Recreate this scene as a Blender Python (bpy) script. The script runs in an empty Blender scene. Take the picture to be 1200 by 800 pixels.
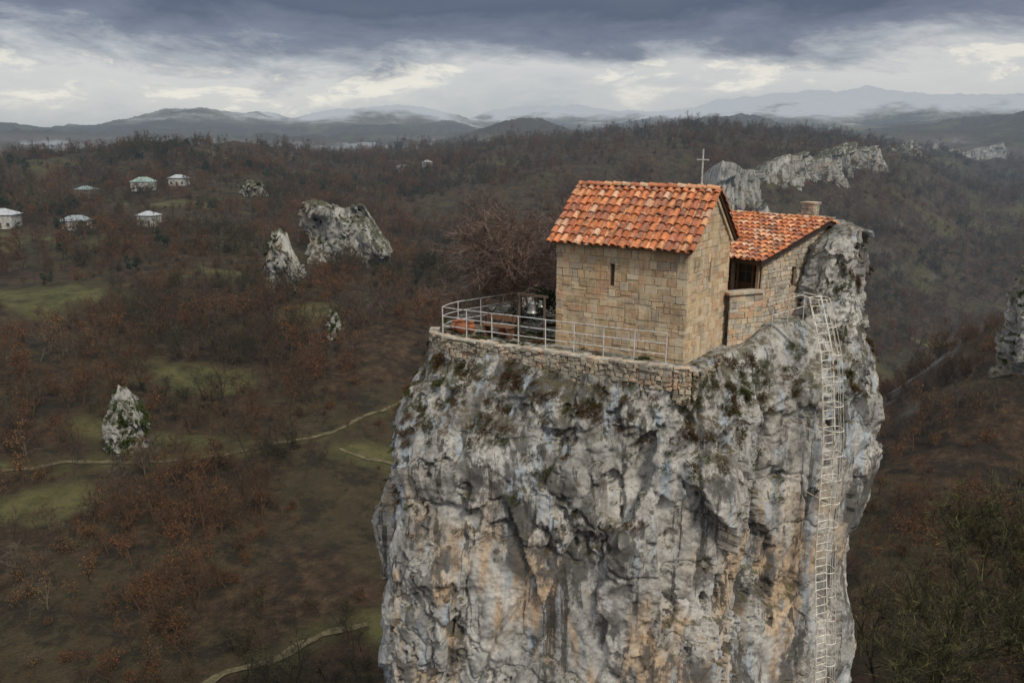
import bpy, math, random
import numpy as np
from mathutils import Vector, Matrix
from mathutils.bvhtree import BVHTree

R = random.Random(7)
NR = np.random.RandomState(11)
SC = bpy.context.scene

# ------------------------------------------------------------ noise
def _h(ix, iy, iz):
    n = (ix*374761393 + iy*668265263 + iz*1274126177) & 0xffffffff
    n = ((n ^ (n >> 13))*1274126177) & 0xffffffff
    n = n ^ (n >> 16)
    return (n & 0xffff)/32767.5 - 1.0
def vn(x, y, z):
    x = np.asarray(x, float); y = np.asarray(y, float); z = np.asarray(z, float)
    x, y, z = np.broadcast_arrays(x, y, z)
    ix = np.floor(x).astype(np.int64); iy = np.floor(y).astype(np.int64); iz = np.floor(z).astype(np.int64)
    fx = x-ix; fy = y-iy; fz = z-iz
    f = lambda t: t*t*t*(t*(t*6-15)+10)
    u, v, w = f(fx), f(fy), f(fz)
    def c(a, b, d): return _h(ix+a, iy+b, iz+d)
    x00 = c(0,0,0)*(1-u)+c(1,0,0)*u; x10 = c(0,1,0)*(1-u)+c(1,1,0)*u
    x01 = c(0,0,1)*(1-u)+c(1,0,1)*u; x11 = c(0,1,1)*(1-u)+c(1,1,1)*u
    return (x00*(1-v)+x10*v)*(1-w)+(x01*(1-v)+x11*v)*w
def fbm(x, y, z, o=4, g=.5):
    s = 0; a = 1; t = 0
    for i in range(o):
        s = s + a*vn(x*2.03**i+i*17.3, y*2.03**i+i*5.1, z*2.03**i+i*9.7); t += a; a *= g
    return s/t
def facet(x, y, z, tilt=.9):
    """broken-block relief: every cell of a jittered lattice is a tilted plane"""
    ix = np.floor(x).astype(np.int64); iy = np.floor(y).astype(np.int64); iz = np.floor(z).astype(np.int64)
    best = np.full(x.shape, 1e9); val = np.zeros(x.shape)
    for a in (-1,0,1):
        for b in (-1,0,1):
            for c in (-1,0,1):
                jx, jy, jz = ix+a, iy+b, iz+c
                px = jx+.5+.45*_h(jx, jy, jz); py = jy+.5+.45*_h(jx+91, jy, jz); pz = jz+.5+.45*_h(jx, jy+57, jz)
                dx, dy, dz = x-px, y-py, z-pz; d = dx*dx+dy*dy+dz*dz
                v = _h(jx, jy, jz+33)+tilt*(_h(jx+7, jy+3, jz)*dx+_h(jx+5, jy, jz+9)*dy+_h(jx, jy+11, jz+2)*dz)
                m = d < best; best = np.where(m, d, best); val = np.where(m, v, val)
    return val
def sst(a, b, x):
    t = np.clip((x-a)/(b-a), 0, 1); return t*t*(3-2*t)

# ------------------------------------------------------------ node helper
class NT:
    def __init__(s, tree): s.t = tree; s.n = tree.nodes; s.l = tree.links
    def add(s, ty, **k):
        n = s.n.new(ty)
        for a, b in k.items(): setattr(n, a, b)
        return n
    def put(s, inp, v):
        if isinstance(v, bpy.types.NodeSocket): s.l.new(v, inp)
        elif v is not None:
            if isinstance(v, (tuple, list)) and len(v) == 3 and inp.type == 'RGBA': v = (*v, 1)
            inp.default_value = v
    def pos(s): return s.add('ShaderNodeNewGeometry').outputs['Position']
    def map(s, v, sc=(1,1,1), loc=(0,0,0)):
        m = s.add('ShaderNodeMapping'); s.put(m.inputs['Vector'], v); m.inputs['Scale'].default_value = sc; m.inputs['Location'].default_value = loc
        return m.outputs[0]
    def noise(s, v, sc, det=6, rough=.6, dist=0):
        m = s.add('ShaderNodeTexNoise'); s.put(m.inputs['Vector'], v)
        m.inputs['Scale'].default_value = sc; m.inputs['Detail'].default_value = det
        m.inputs['Roughness'].default_value = rough; m.inputs['Distortion'].default_value = dist
        return m.outputs[0]
    def ramp(s, f, stops, interp='LINEAR'):
        m = s.add('ShaderNodeValToRGB'); m.color_ramp.interpolation = interp
        e = m.color_ramp.elements
        while len(e) < len(stops): e.new(.5)
        for i, (p, c) in enumerate(stops):
            if not isinstance(c, (tuple, list)): c = (c, c, c)
            e[i].position = p; e[i].color = (*c, 1)
        s.put(m.inputs[0], f); return m.outputs[0]
    def mix(s, f, a, b, mode='MIX'):
        m = s.add('ShaderNodeMix', data_type='RGBA', blend_type=mode)
        s.put(m.inputs[0], f); s.put(m.inputs[6], a); s.put(m.inputs[7], b); return m.outputs[2]
    def math(s, op, a, b=None, c=None):
        m = s.add('ShaderNodeMath', operation=op); s.put(m.inputs[0], a)
        if b is not None: s.put(m.inputs[1], b)
        if c is not None: s.put(m.inputs[2], c)
        return m.outputs[0]
    def rng(s, v, a, b, c=0., d=1.):
        m = s.add('ShaderNodeMapRange', interpolation_type='SMOOTHSTEP'); s.put(m.inputs[0], v)
        for i, q in enumerate((a, b, c, d)): m.inputs[i+1].default_value = q
        return m.outputs[0]
    def sep(s, v):
        m = s.add('ShaderNodeSeparateXYZ'); s.put(m.inputs[0], v); return m.outputs
    def attr(s, nm): return s.add('ShaderNodeAttribute', attribute_name=nm)
    def bump(s, h, st, dist):
        m = s.add('ShaderNodeBump'); s.put(m.inputs['Height'], h); m.inputs['Strength'].default_value = st; m.inputs['Distance'].default_value = dist
        return m.outputs[0]

PAINTED_HAZE_K = .00021
def mat(name, fn, rough=.9, metal=0., spec=.25, painted_haze=False, painted_mist=False):
    """haze: air glow painted into the material, by world distance from the pillar"""
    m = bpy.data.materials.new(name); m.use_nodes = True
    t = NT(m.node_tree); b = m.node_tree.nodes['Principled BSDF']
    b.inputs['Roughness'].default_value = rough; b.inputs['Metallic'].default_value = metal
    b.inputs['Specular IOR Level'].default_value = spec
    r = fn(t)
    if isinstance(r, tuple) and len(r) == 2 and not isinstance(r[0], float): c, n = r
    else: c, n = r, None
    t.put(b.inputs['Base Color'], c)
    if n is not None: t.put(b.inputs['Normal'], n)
    if painted_haze:
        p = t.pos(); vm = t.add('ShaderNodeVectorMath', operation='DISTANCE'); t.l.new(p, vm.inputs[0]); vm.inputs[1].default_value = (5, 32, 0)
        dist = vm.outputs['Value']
        f = t.math('SUBTRACT', 1., t.math('EXPONENT', t.math('MULTIPLY', dist, -PAINTED_HAZE_K)))
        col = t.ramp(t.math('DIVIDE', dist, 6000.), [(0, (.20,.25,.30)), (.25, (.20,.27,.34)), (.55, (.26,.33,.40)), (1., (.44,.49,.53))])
        if painted_mist:
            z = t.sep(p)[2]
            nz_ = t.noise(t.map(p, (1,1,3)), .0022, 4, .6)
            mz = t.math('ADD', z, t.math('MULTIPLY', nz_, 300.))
            mf = t.math('MULTIPLY', t.rng(mz, 205, 285), t.rng(dist, 1700, 2800))  # hilltop mist painted into the surface by height and distance
            # valley fog painted into the low ground between the ranges
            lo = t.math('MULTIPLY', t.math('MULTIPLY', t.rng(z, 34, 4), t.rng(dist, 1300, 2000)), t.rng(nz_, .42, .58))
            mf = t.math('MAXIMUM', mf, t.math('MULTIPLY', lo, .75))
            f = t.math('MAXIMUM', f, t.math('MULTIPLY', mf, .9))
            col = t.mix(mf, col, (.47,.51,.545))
        e = t.add('ShaderNodeEmission'); t.put(e.inputs[0], col)  # surface glows with the haze colour in place of real fog
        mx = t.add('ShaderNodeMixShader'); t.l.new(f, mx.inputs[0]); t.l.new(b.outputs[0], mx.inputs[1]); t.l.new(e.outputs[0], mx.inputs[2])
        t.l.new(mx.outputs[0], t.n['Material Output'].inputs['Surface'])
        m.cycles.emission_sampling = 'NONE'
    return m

# ------------------------------------------------------------ mesh builder
class MB:
    def __init__(s): s.v = []; s.f = []; s.c = []; s.m = []
    def face(s, pts, col=(1,1,1), mi=0):
        k = len(s.v); s.v.extend([tuple(p) for p in pts]); s.f.append(tuple(range(k, k+len(pts)))); s.c.append(col); s.m.append(mi)
    def box(s, o, ax, ay, az, col=(1,1,1), mi=0):
        o, ax, ay, az = map(Vector, (o, ax, ay, az))
        k = len(s.v)
        for c in (0, 1):
            for b in (0, 1):
                for a in (0, 1): s.v.append(tuple(o+ax*a+ay*b+az*c))
        for q in ((0,2,3,1),(4,5,7,6),(0,1,5,4),(2,6,7,3),(0,4,6,2),(1,3,7,5)):
            s.f.append(tuple(k+i for i in q)); s.c.append(col); s.m.append(mi)
    def tube(s, pts, rad, n=5, col=(1,1,1), mi=0, cap=True):
        pts = [Vector(p) for p in pts]
        if not hasattr(rad, '__len__'): rad = [rad]*len(pts)
        k = len(s.v); ref = None
        for i, p in enumerate(pts):
            d = (pts[min(i+1, len(pts)-1)]-pts[max(i-1, 0)])
            if d.length < 1e-9: d = Vector((0,0,1))
            d.normalize()
            if ref is None: ref = Vector((1,0,0)) if abs(d.x) < .8 else Vector((0,1,0))
            a = ref - d*ref.dot(d)
            if a.length < 1e-4: a = d.orthogonal()
            a.normalize(); ref = a; b = d.cross(a)
            for j in range(n):
                an = 2*math.pi*j/n
                s.v.append(tuple(p+(a*math.cos(an)+b*math.sin(an))*rad[i]))
        for i in range(len(pts)-1):
            for j in range(n):
                s.f.append((k+i*n+j, k+i*n+(j+1) % n, k+(i+1)*n+(j+1) % n, k+(i+1)*n+j)); s.c.append(col); s.m.append(mi)
        if cap and n > 2:
            s.f.append(tuple(k+j for j in reversed(range(n)))); s.c.append(col); s.m.append(mi)
            q = k+(len(pts)-1)*n
            s.f.append(tuple(q+j for j in range(n))); s.c.append(col); s.m.append(mi)
    def mesh(s, name, mats, smooth=False):
        me = bpy.data.meshes.new(name); me.from_pydata(s.v, [], s.f); 
        for m in mats: me.materials.append(m)
        me.polygons.foreach_set('material_index', s.m)
        if smooth: me.polygons.foreach_set('use_smooth', [True]*len(s.f))
        a = me.color_attributes.new('Col', 'FLOAT_COLOR', 'CORNER')
        tot = np.array([len(f) for f in s.f]); c = np.ones((len(s.f), 4)); c[:, :3] = np.array(s.c)
        a.data.foreach_set('color', np.repeat(c, tot, axis=0).ravel()); me.update()
        return me
    def build(s, name, mats, parent=None, smooth=False):
        ob = bpy.data.objects.new(name, s.mesh(name, mats, smooth)); SC.collection.objects.link(ob)
        if parent: ob.parent = parent
        return ob
def empty(name, loc=(0,0,0)):
    e = bpy.data.objects.new(name, None); SC.collection.objects.link(e); return e

# ------------------------------------------------------------ materials
def rockfn(t):
    p = t.pos(); z = t.sep(p)[2]
    n1 = t.noise(p, .55, 5, .6); n2 = t.noise(p, 4, 6, .72); big = t.noise(t.map(p, (1,1,.5), (2,6,1)), .26, 2, .5, .3)
    c = t.ramp(n1, [(.3, (.27,.26,.235)), (.45, (.42,.405,.37)), (.6, (.58,.56,.515))])
    c = t.mix(t.rng(n2, .36, .54), t.mix(1, c, (.62,.61,.60), 'MULTIPLY'), c)
    zz = t.rng(z, -8.0, -3.5, 1, .04)
    om = t.math('MULTIPLY', t.rng(t.noise(t.map(p, (1,1,.33)), .62, 5, .65, .2), .47, .60), zz)
    c = t.mix(t.math('MULTIPLY', om, .8), c, t.ramp(n2, [(.35, (.36,.22,.11)), (.6, (.62,.45,.28))]))
    st = t.noise(t.map(p, (1.5,1.5,.06), (4,2,0)), 1.0, 4, .6, .3)
    c = t.mix(t.math('MULTIPLY', t.rng(st, .54, .62), .75), c, (.38,.44,.49))
    # dark lichen: broad smeared patches, then narrow run-off streaks
    s2 = t.noise(t.map(p, (1.0,1.0,.45), (9,1,5)), .9, 8, .72, .2)
    dk = t.math('MULTIPLY', t.rng(s2, .46, .54), t.rng(big, .465, .54))
    c = t.mix(t.math('MULTIPLY', dk, .88), c, (.085,.08,.073))
    s3 = t.noise(t.map(p, (1.8,1.8,.075), (1,8,2)), 1.2, 6, .66, .2)
    c = t.mix(t.math('MULTIPLY', t.rng(s3, .56, .615), .85), c, (.07,.063,.055))
    blot = t.noise(p, 1.9, 8, .78)
    c = t.mix(t.math('MULTIPLY', t.math('MULTIPLY', t.rng(blot, .545, .60), t.rng(n1, .64, .42)), .75), c, (.115,.11,.10))
    spk = t.noise(p, 14, 3, .8)
    c = t.mix(t.math('MULTIPLY', t.rng(spk, .57, .66), .4), c, (.15,.145,.13))
    gs = t.sep(t.add('ShaderNodeNewGeometry').outputs['Normal'])[2]
    mm = t.math('MULTIPLY', t.rng(gs, .35, .7), t.rng(n2, .42, .56))
    c = t.mix(t.math('MULTIPLY', mm, .85), c, t.ramp(n1, [(.4, (.06,.04,.02)), (.6, (.08,.075,.028))]))
    # green-brown growth under the rim
    rim = t.math('MULTIPLY', t.rng(t.noise(p, 1.4, 6, .75), .50, .58), t.math('MULTIPLY', t.rng(z, -3.6, -1.2), t.rng(z, 1.0, -.2)))
    c = t.mix(t.math('MULTIPLY', rim, .75), c, t.ramp(n2, [(.4, (.065,.05,.03)), (.6, (.095,.09,.042))]))
    return c, t.bump(t.noise(p, 3.2, 9, .78), .65, .10)
M_rock = mat('limestone', rockfn, .95)
def rockfar(t):
    p = t.pos()
    n1 = t.noise(p, .12, 5, .7); n2 = t.noise(t.map(p, (1,1,.3)), .35, 5, .75)
    c = t.ramp(n1, [(.3, (.24,.23,.205)), (.5, (.38,.365,.33)), (.65, (.50,.48,.44))])
    c = t.mix(t.math('MULTIPLY', t.rng(n2, .49, .59), .8), c, (.11,.105,.09))
    c = t.mix(t.math('MULTIPLY', t.rng(t.noise(p, .07, 4, .6), .54, .62), .5), c, (.38,.29,.19))
    gs = t.sep(t.add('ShaderNodeNewGeometry').outputs['Normal'])[2]
    mm = t.math('MULTIPLY', t.rng(gs, .25, .6), t.rng(t.noise(p, .4, 4, .7), .36, .5))
    c = t.mix(mm, c, (.065,.06,.028))
    return c, t.bump(t.noise(p, .5, 6, .75), .8, .8)
M_rockfar = mat('far_limestone', rockfar, .95, painted_haze=True)

def stonefn(t):
    p = t.pos(); a = t.attr('Col').outputs['Color']
    n = t.noise(p, 9, 6, .7); n2 = t.noise(p, 1.1, 5, .65)
    c = t.mix(1., a, t.ramp(n, [(.3, .62), (.55, 1.)]), 'MULTIPLY')
    c = t.mix(t.math('MULTIPLY', t.rng(n2, .52, .64), .5), c, (.20,.16,.11))
    c = t.mix(t.math('MULTIPLY', t.rng(t.noise(t.map(p, (2,2,.5), (3,3,3)), 1.3, 6, .7), .48, .60), .6), c, (.64,.53,.37))
    c = t.mix(t.math('MULTIPLY', t.rng(t.noise(t.map(p, (1,1,1), (8,3,3)), 2.3, 6, .7), .52, .62), .55), c, (.58,.33,.18))
    return c, t.bump(t.noise(p, 20, 6, .75), .7, .03)
M_stone = mat('ashlar_stone', stonefn, .92)
M_mortar = mat('mortar', lambda t: (t.ramp(t.noise(t.pos(), 6, 5), [(.3, (.25,.20,.14)), (.7, (.50,.42,.31))]), t.bump(t.noise(t.pos(), 40, 3), .5, .01)), .95)
def tilefn(t):
    p = t.pos(); a = t.attr('Col').outputs['Color']
    c = t.mix(1., a, t.ramp(t.noise(p, 14, 4, .7), [(.3, .6), (.6, 1.08)]), 'MULTIPLY')
    c = t.mix(t.math('MULTIPLY', t.rng(t.noise(p, 3.5, 6, .75), .52, .62), .78), c, (.13,.075,.05))
    c = t.mix(t.math('MULTIPLY', t.rng(t.noise(t.map(p, (1,1,1), (5,5,5)), 6, 5, .7), .56, .66), .6), c, (.64,.46,.30))
    return c, t.bump(t.noise(p, 30, 4), .4, .01)
M_tile = mat('clay_tile', tilefn, .85)
def colfn(sc=12):
    def f(t):
        a = t.attr('Col').outputs['Color']
        return t.mix(1., a, t.ramp(t.noise(t.pos(), sc, 4), [(.3, .6), (.65, 1.1)]), 'MULTIPLY')
    return f
M_wood = mat('weathered_wood', lambda t: (t.mix(1., t.attr('Col').outputs['Color'], t.ramp(t.noise(t.map(t.pos(), (1,1,.1)), 30, 4), [(.3, .5), (.65, 1.1)]), 'MULTIPLY')), .85)
M_metal = mat('painted_metal', lambda t: t.ramp(t.noise(t.pos(), 9, 4, .7), [(.35, (.25,.17,.12)), (.45, (.52,.52,.5)), (.7, (.68,.68,.66))]), .5, .0, .4)
M_ladder = mat('weathered_painted_steel', lambda t: t.ramp(t.noise(t.pos(), 4, 4, .7), [(.36, (.30,.20,.12)), (.46, (.60,.56,.47)), (.65, (.78,.76,.68))]), .6, .0, .4)
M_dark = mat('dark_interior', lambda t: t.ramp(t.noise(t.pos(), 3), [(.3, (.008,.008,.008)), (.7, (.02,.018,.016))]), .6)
M_glass = mat('window_glass', lambda t: t.ramp(t.noise(t.pos(), 2), [(.3, (.02,.022,.025)), (.7, (.05,.055,.06))]), .12, 0, .6)
M_bronze = mat('bronze', lambda t: t.ramp(t.noise(t.pos(), 12, 5), [(.3, (.12,.12,.11)), (.7, (.33,.32,.29))]), .4, .7)
M_plain = mat('tinted_surface', colfn(), .85)
M_render = mat('village_render', colfn(1.2), .85, painted_haze=True)

def barkfn(pal, sc=.02):
    def f(t):
        oi = t.add('ShaderNodeObjectInfo')
        b = t.noise(oi.outputs['Location'], sc, 3, .62)
        v = t.math('ADD', t.math('MULTIPLY', oi.outputs['Random'], .30), t.math('MULTIPLY', t.rng(b, .36, .64), .70))
        return t.ramp(v, pal)
    return f
M_twig = mat('twigs', barkfn([(0., (.030,.026,.018)), (.22, (.050,.042,.024)), (.4, (.070,.043,.025)), (.6, (.105,.054,.027)), (.8, (.060,.045,.034)), (1., (.13,.105,.075))]), .9, 0, .1, painted_haze=True)
M_dead = mat('dead_leaves', barkfn([(0., (.050,.045,.02)), (.3, (.085,.055,.024)), (.55, (.155,.065,.025)), (.8, (.19,.09,.03)), (1., (.13,.11,.04))]), .9, 0, .1, painted_haze=True)
M_everg = mat('evergreen_leaves', barkfn([(0., (.018,.025,.014)), (.5, (.03,.042,.018)), (1., (.055,.065,.025))]), .8, 0, .2, painted_haze=True)
M_bark2 = mat('mossy_bark', lambda t: t.ramp(t.noise(t.pos(), 1.2, 4), [(.38, (.030,.025,.02)), (.52, (.06,.054,.03)), (.66, (.15,.145,.055))]), .9, 0, .1)
M_bark3 = mat('grey_brown_bark', lambda t: t.ramp(t.noise(t.pos(), 2, 4), [(.35, (.08,.056,.045)), (.65, (.20,.14,.115))]), .9, 0, .1)
M_tuft = mat('ledge_plants', barkfn([(0., (.045,.03,.016)), (.35, (.095,.052,.022)), (.55, (.055,.052,.022)), (1., (.075,.09,.028))], 1.1), .9, 0, .1)

# ------------------------------------------------------------ terrain
CAMZ = 7.0
TT = np.array([-.8,-.6,-.4,-.2,0,.2,.4,.6,.8])
TY = np.array([20,60,100,130,175,240,320,420,540,650,800,1100,1600,2400,3200,4500,9000.])
TZ = np.array([
 [-49]*9,
 [-49,-49,-49,-49,-50,-51,-51,-49,-47],
 [-48,-48.5,-49,-49,-50,-52,-54,-50,-45],
 [-43,-43,-44,-46,-48,-52,-56,-43,-34],
 [-40,-40,-41,-43,-46,-56,-66,-40,-26],
 [-35,-35,-37,-40,-46,-62,-90,-76,-42],
 [-27,-28,-33,-39,-47,-60,-100,-116,-80],
 [-17,-16,-19,-34,-43,-54,-88,-122,-92],
 [-8,-5,-7,-26,-34,-42,-64,-108,-74],
 [-13,-14,-12,-16,-26,-8,-24,-92,-52],
 [-20,-30,-22,-14,-20,-1,-4,-80,-38],
 [-28,-42,-38,-28,-14,12,14,-55,-5],
 [-14,-12,-32,-26,-16,-2,-8,-18,8],
 [12,8,-6,-10,-12,0,8,30,60],
 [22,18,12,12,6,18,34,75,105],
 [40,42,42,48,40,50,80,125,145],
 [90,90,95,120,110,130,150,180,190]], float)
NF = 260
fy = np.linspace(math.log(20), math.log(9000), NF); ft = np.linspace(-.8, .8, NF)
tmp = np.array([np.interp(ft, TT, row) for row in TZ])
FT = np.array([np.interp(fy, np.log(TY), tmp[:, j]) for j in range(NF)]).T
def blur(a, k, ax):
    ker = np.hanning(k+2)[1:-1]; ker /= ker.sum()
    pad = [(0,0),(0,0)]; pad[ax] = (k//2, k//2)
    ap = np.pad(a, pad, mode='edge')
    return np.apply_along_axis(lambda v: np.convolve(v, ker, 'valid'), ax, ap)
FT = blur(blur(FT, 9, 0), 31, 1)
HILLS = [(-400,3000,400,420,118),(-1130,2900,300,500,88),(-720,3900,420,500,90),(15,1900,140,220,66),(-150,2300,260,260,34),(330,4200,380,600,120),(860,3400,430,500,105),(1350,3300,420,500,105),
         (2050,3500,520,600,110),(-1900,2300,600,500,34),(620,2300,300,300,56),(1250,1900,260,400,60),(-700,1900,260,200,34),(-60,4300,300,500,100)]
def height(x, y):
    x = np.asarray(x, float); y = np.asarray(y, float)
    r = np.hypot(x, y)+1e-6; th = np.arctan2(x, y); tm = math.atan(.8)
    thc = np.clip(th, -tm, tm); Y = r*np.cos(thc); t = np.tan(thc)
    gy = np.clip((np.log(np.maximum(Y, 20))-fy[0])/(fy[1]-fy[0]), 0, NF-1.001); gt = np.clip((t+.8)/(ft[1]-ft[0]), 0, NF-1.001)
    i = gy.astype(int); j = gt.astype(int); a = gy-i; b = gt-j
    z = FT[i,j]*(1-a)*(1-b)+FT[i+1,j]*a*(1-b)+FT[i,j+1]*(1-a)*b+FT[i+1,j+1]*a*b
    z = z + fbm(x/45, y/45, 0, 4)*4.5*sst(20, 90, Y)
    z = z + fbm(x/110, y/110, 30, 3)*16*sst(130, 300, Y)
    z = z + fbm(x/170, y/170, 3, 4)*11*sst(150, 500, Y)
    for hx, hy, sx, sy, hh in HILLS:
        q = ((x-hx)/sx)**2+((y-hy)/sy)**2
        z = z + hh*np.exp(-q**.85)
    rg = 1-np.abs(fbm(x/700, y/700, 7, 5))*2
    z = z + (rg-.55)*32*sst(1300, 2600, Y)
    z = z + fbm(x/420, y/420, 1, 5)*15*sst(600, 1600, Y)
    z = z + np.abs(fbm(x/14, y/14, 5, 2))*5*sst(500, 1000, Y)
    return z+CAMZ
PATCH = [(-58,145,13,11),(-115,190,22,13),(-96,182,14,7),(-46,185,7,12),(-144,275,38,18),(-178,262,25,14),(-62,100,8,5),(-22,120,6,3),(-13,73,4,4),
         (-17,262,12,8),(-75,108,10,3),(-150,360,30,12),(-80,215,12,6),(-22,330,18,9),(190,330,18,14),(230,420,22,12),
         (-58,120,18,2.2),(60,420,25,10),(-28,64,5,3)]
ROADS = [[(-78,107),(-61,111),(-48.7,113),(-38,119),(-28.5,126),(-22,139),(-12,152)],
         [(-27,119),(-20,116),(-13,111)],
         [(-30,62),(-28,65.5),(-23,67.5),(-20,72),(-15,75)]]
def road_dist(x, y):
    d = np.full(np.shape(x), 1e9)
    for rd in ROADS:
        for (ax, ay), (bx, by) in zip(rd[:-1], rd[1:]):
            L = (bx-ax)**2+(by-ay)**2
            t = np.clip(((x-ax)*(bx-ax)+(y-ay)*(by-ay))/L, 0, 1)
            d = np.minimum(d, np.hypot(x-ax-t*(bx-ax), y-ay-t*(by-ay)))
    return d
def grassiness(x, y):
    wob = fbm(x/9, y/9, 2, 4)*1.2+.1
    g = np.zeros(np.shape(x))
    for cx, cy, rx, ry in PATCH:
        g = np.maximum(g, 1-sst(.4, 1.25, np.hypot((x-cx)/rx, (y-cy)/ry)+wob))
    g = np.maximum(g, (1-sst(1.0, 2.8, road_dist(x, y)+wob*3))*.65)
    far = fbm(x/60, y/60, 20, 4)
    g = np.maximum(g, sst(.3, .42, far)*sst(200, 350, np.hypot(x, y))*.55)
    return g
az = np.concatenate([np.linspace(-math.pi, -.84, 90)[:-1], np.linspace(-.84, .84, 760), np.linspace(.84, math.pi, 90)[1:]])
rr = np.concatenate([[.5, 8, 16], np.exp(np.linspace(math.log(22), math.log(9500), 470))])
A, RR = np.meshgrid(az, rr)
GX = RR*np.sin(A); GY = RR*np.cos(A); GZ = height(GX, GY)
def grid_mesh(name, X, Y, Z, mats, smooth=True):
    nr, nc = X.shape
    me = bpy.data.meshes.new(name)
    me.vertices.add(nr*nc); me.vertices.foreach_set('co', np.stack([X, Y, Z], -1).astype(np.float32).ravel())
    idx = np.arange(nr*nc).reshape(nr, nc)
    q = np.stack([idx[:-1,:-1], idx[:-1,1:], idx[1:,1:], idx[1:,:-1]], -1).reshape(-1, 4)[:, ::-1]
    me.loops.add(q.size); me.loops.foreach_set('vertex_index', q.ravel().astype(np.int32))
    me.polygons.add(len(q)); me.polygons.foreach_set('loop_start', np.arange(0, q.size, 4, dtype=np.int32))
    me.polygons.foreach_set('use_smooth', [smooth]*len(q))
    me.update(calc_edges=True); me.validate()
    for m in mats: me.materials.append(m)
    return me
def groundfn(t):
    p = t.pos(); g = t.attr('grass').outputs['Fac']
    n = t.noise(p, .5, 6, .7); nb = t.noise(p, .028, 4, .62)
    c = t.ramp(n, [(.3, (.024,.017,.011)), (.5, (.062,.040,.024)), (.7, (.12,.078,.043))])
    c = t.mix(t.math('MULTIPLY', t.rng(nb, .46, .58), .6), c, (.066,.057,.028))
    dd = t.noise(p, .14, 7, .78)
    c = t.mix(t.math('MULTIPLY', t.rng(dd, .48, .58), .7), c, (.022,.019,.014))
    gr = t.ramp(dd, [(.32, (.045,.037,.018)), (.46, (.08,.076,.03)), (.56, (.125,.115,.046)), (.68, (.13,.10,.055))])
    c = t.mix(g, c, gr)
    nz = t.sep(t.add('ShaderNodeNewGeometry').outputs['Normal'])[2]
    rk = t.math('MULTIPLY', t.rng(nz, .8, .66), t.rng(nb, .4, .5))
    c = t.mix(rk, c, (.24,.23,.21))
    vz = t.sep(p)[2]
    wd = t.noise(p, .02, 7, .78)
    c = t.mix(t.math('MULTIPLY', t.rng(vz, 50, 110), t.rng(wd, .52, .58)), c, (.15,.15,.145))
    return c, t.bump(dd, 1., 3.)
M_ground = mat('leaf_litter_ground', groundfn, .97, 0, .1, painted_haze=True, painted_mist=True)
me = grid_mesh('terrain', GX, GY, GZ, [M_ground])
ga = me.attributes.new('grass', 'FLOAT', 'POINT'); ga.data.foreach_set('value', grassiness(GX, GY).ravel().astype(np.float32))
SC.collection.objects.link(bpy.data.objects.new('terrain', me))
M_road = mat('dirt_track', lambda t: t.ramp(t.noise(t.pos(), .8, 7, .75), [(.38, (.05,.042,.022)), (.5, (.10,.085,.045)), (.6, (.14,.12,.07)), (.7, (.07,.075,.026))]), .95)
for k, rd in enumerate(ROADS):
    pts = []
    for (a, b) in zip(rd[:-1], rd[1:]):
        for i in range(24): pts.append((a[0]+(b[0]-a[0])*i/24, a[1]+(b[1]-a[1])*i/24))
    P = np.array(pts)
    for _ in range(60): P[1:-1] = (P[:-2]+P[1:-1]*2+P[2:])/4
    P = P+np.stack([fbm(P[:,0]/6, P[:,1]/6, 1, 2), fbm(P[:,0]/6, P[:,1]/6, 9, 2)], -1)*1.2
    T = np.gradient(P, axis=0); T /= np.linalg.norm(T, axis=1)[:, None]; N = np.stack([-T[:,1], T[:,0]], -1)
    cols = np.linspace(-1, 1, 5)[None, :]*(.42+.30*fbm(P[:,0]/2, P[:,1]/2, 3, 3))[:, None]
    X = P[:,0][:,None]+N[:,0][:,None]*cols; Y = P[:,1][:,None]+N[:,1][:,None]*cols
    m = grid_mesh('dirt_road', X, Y, height(X, Y)+.12, [M_road])
    SC.collection.objects.link(bpy.data.objects.new('dirt_road', m))

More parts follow.
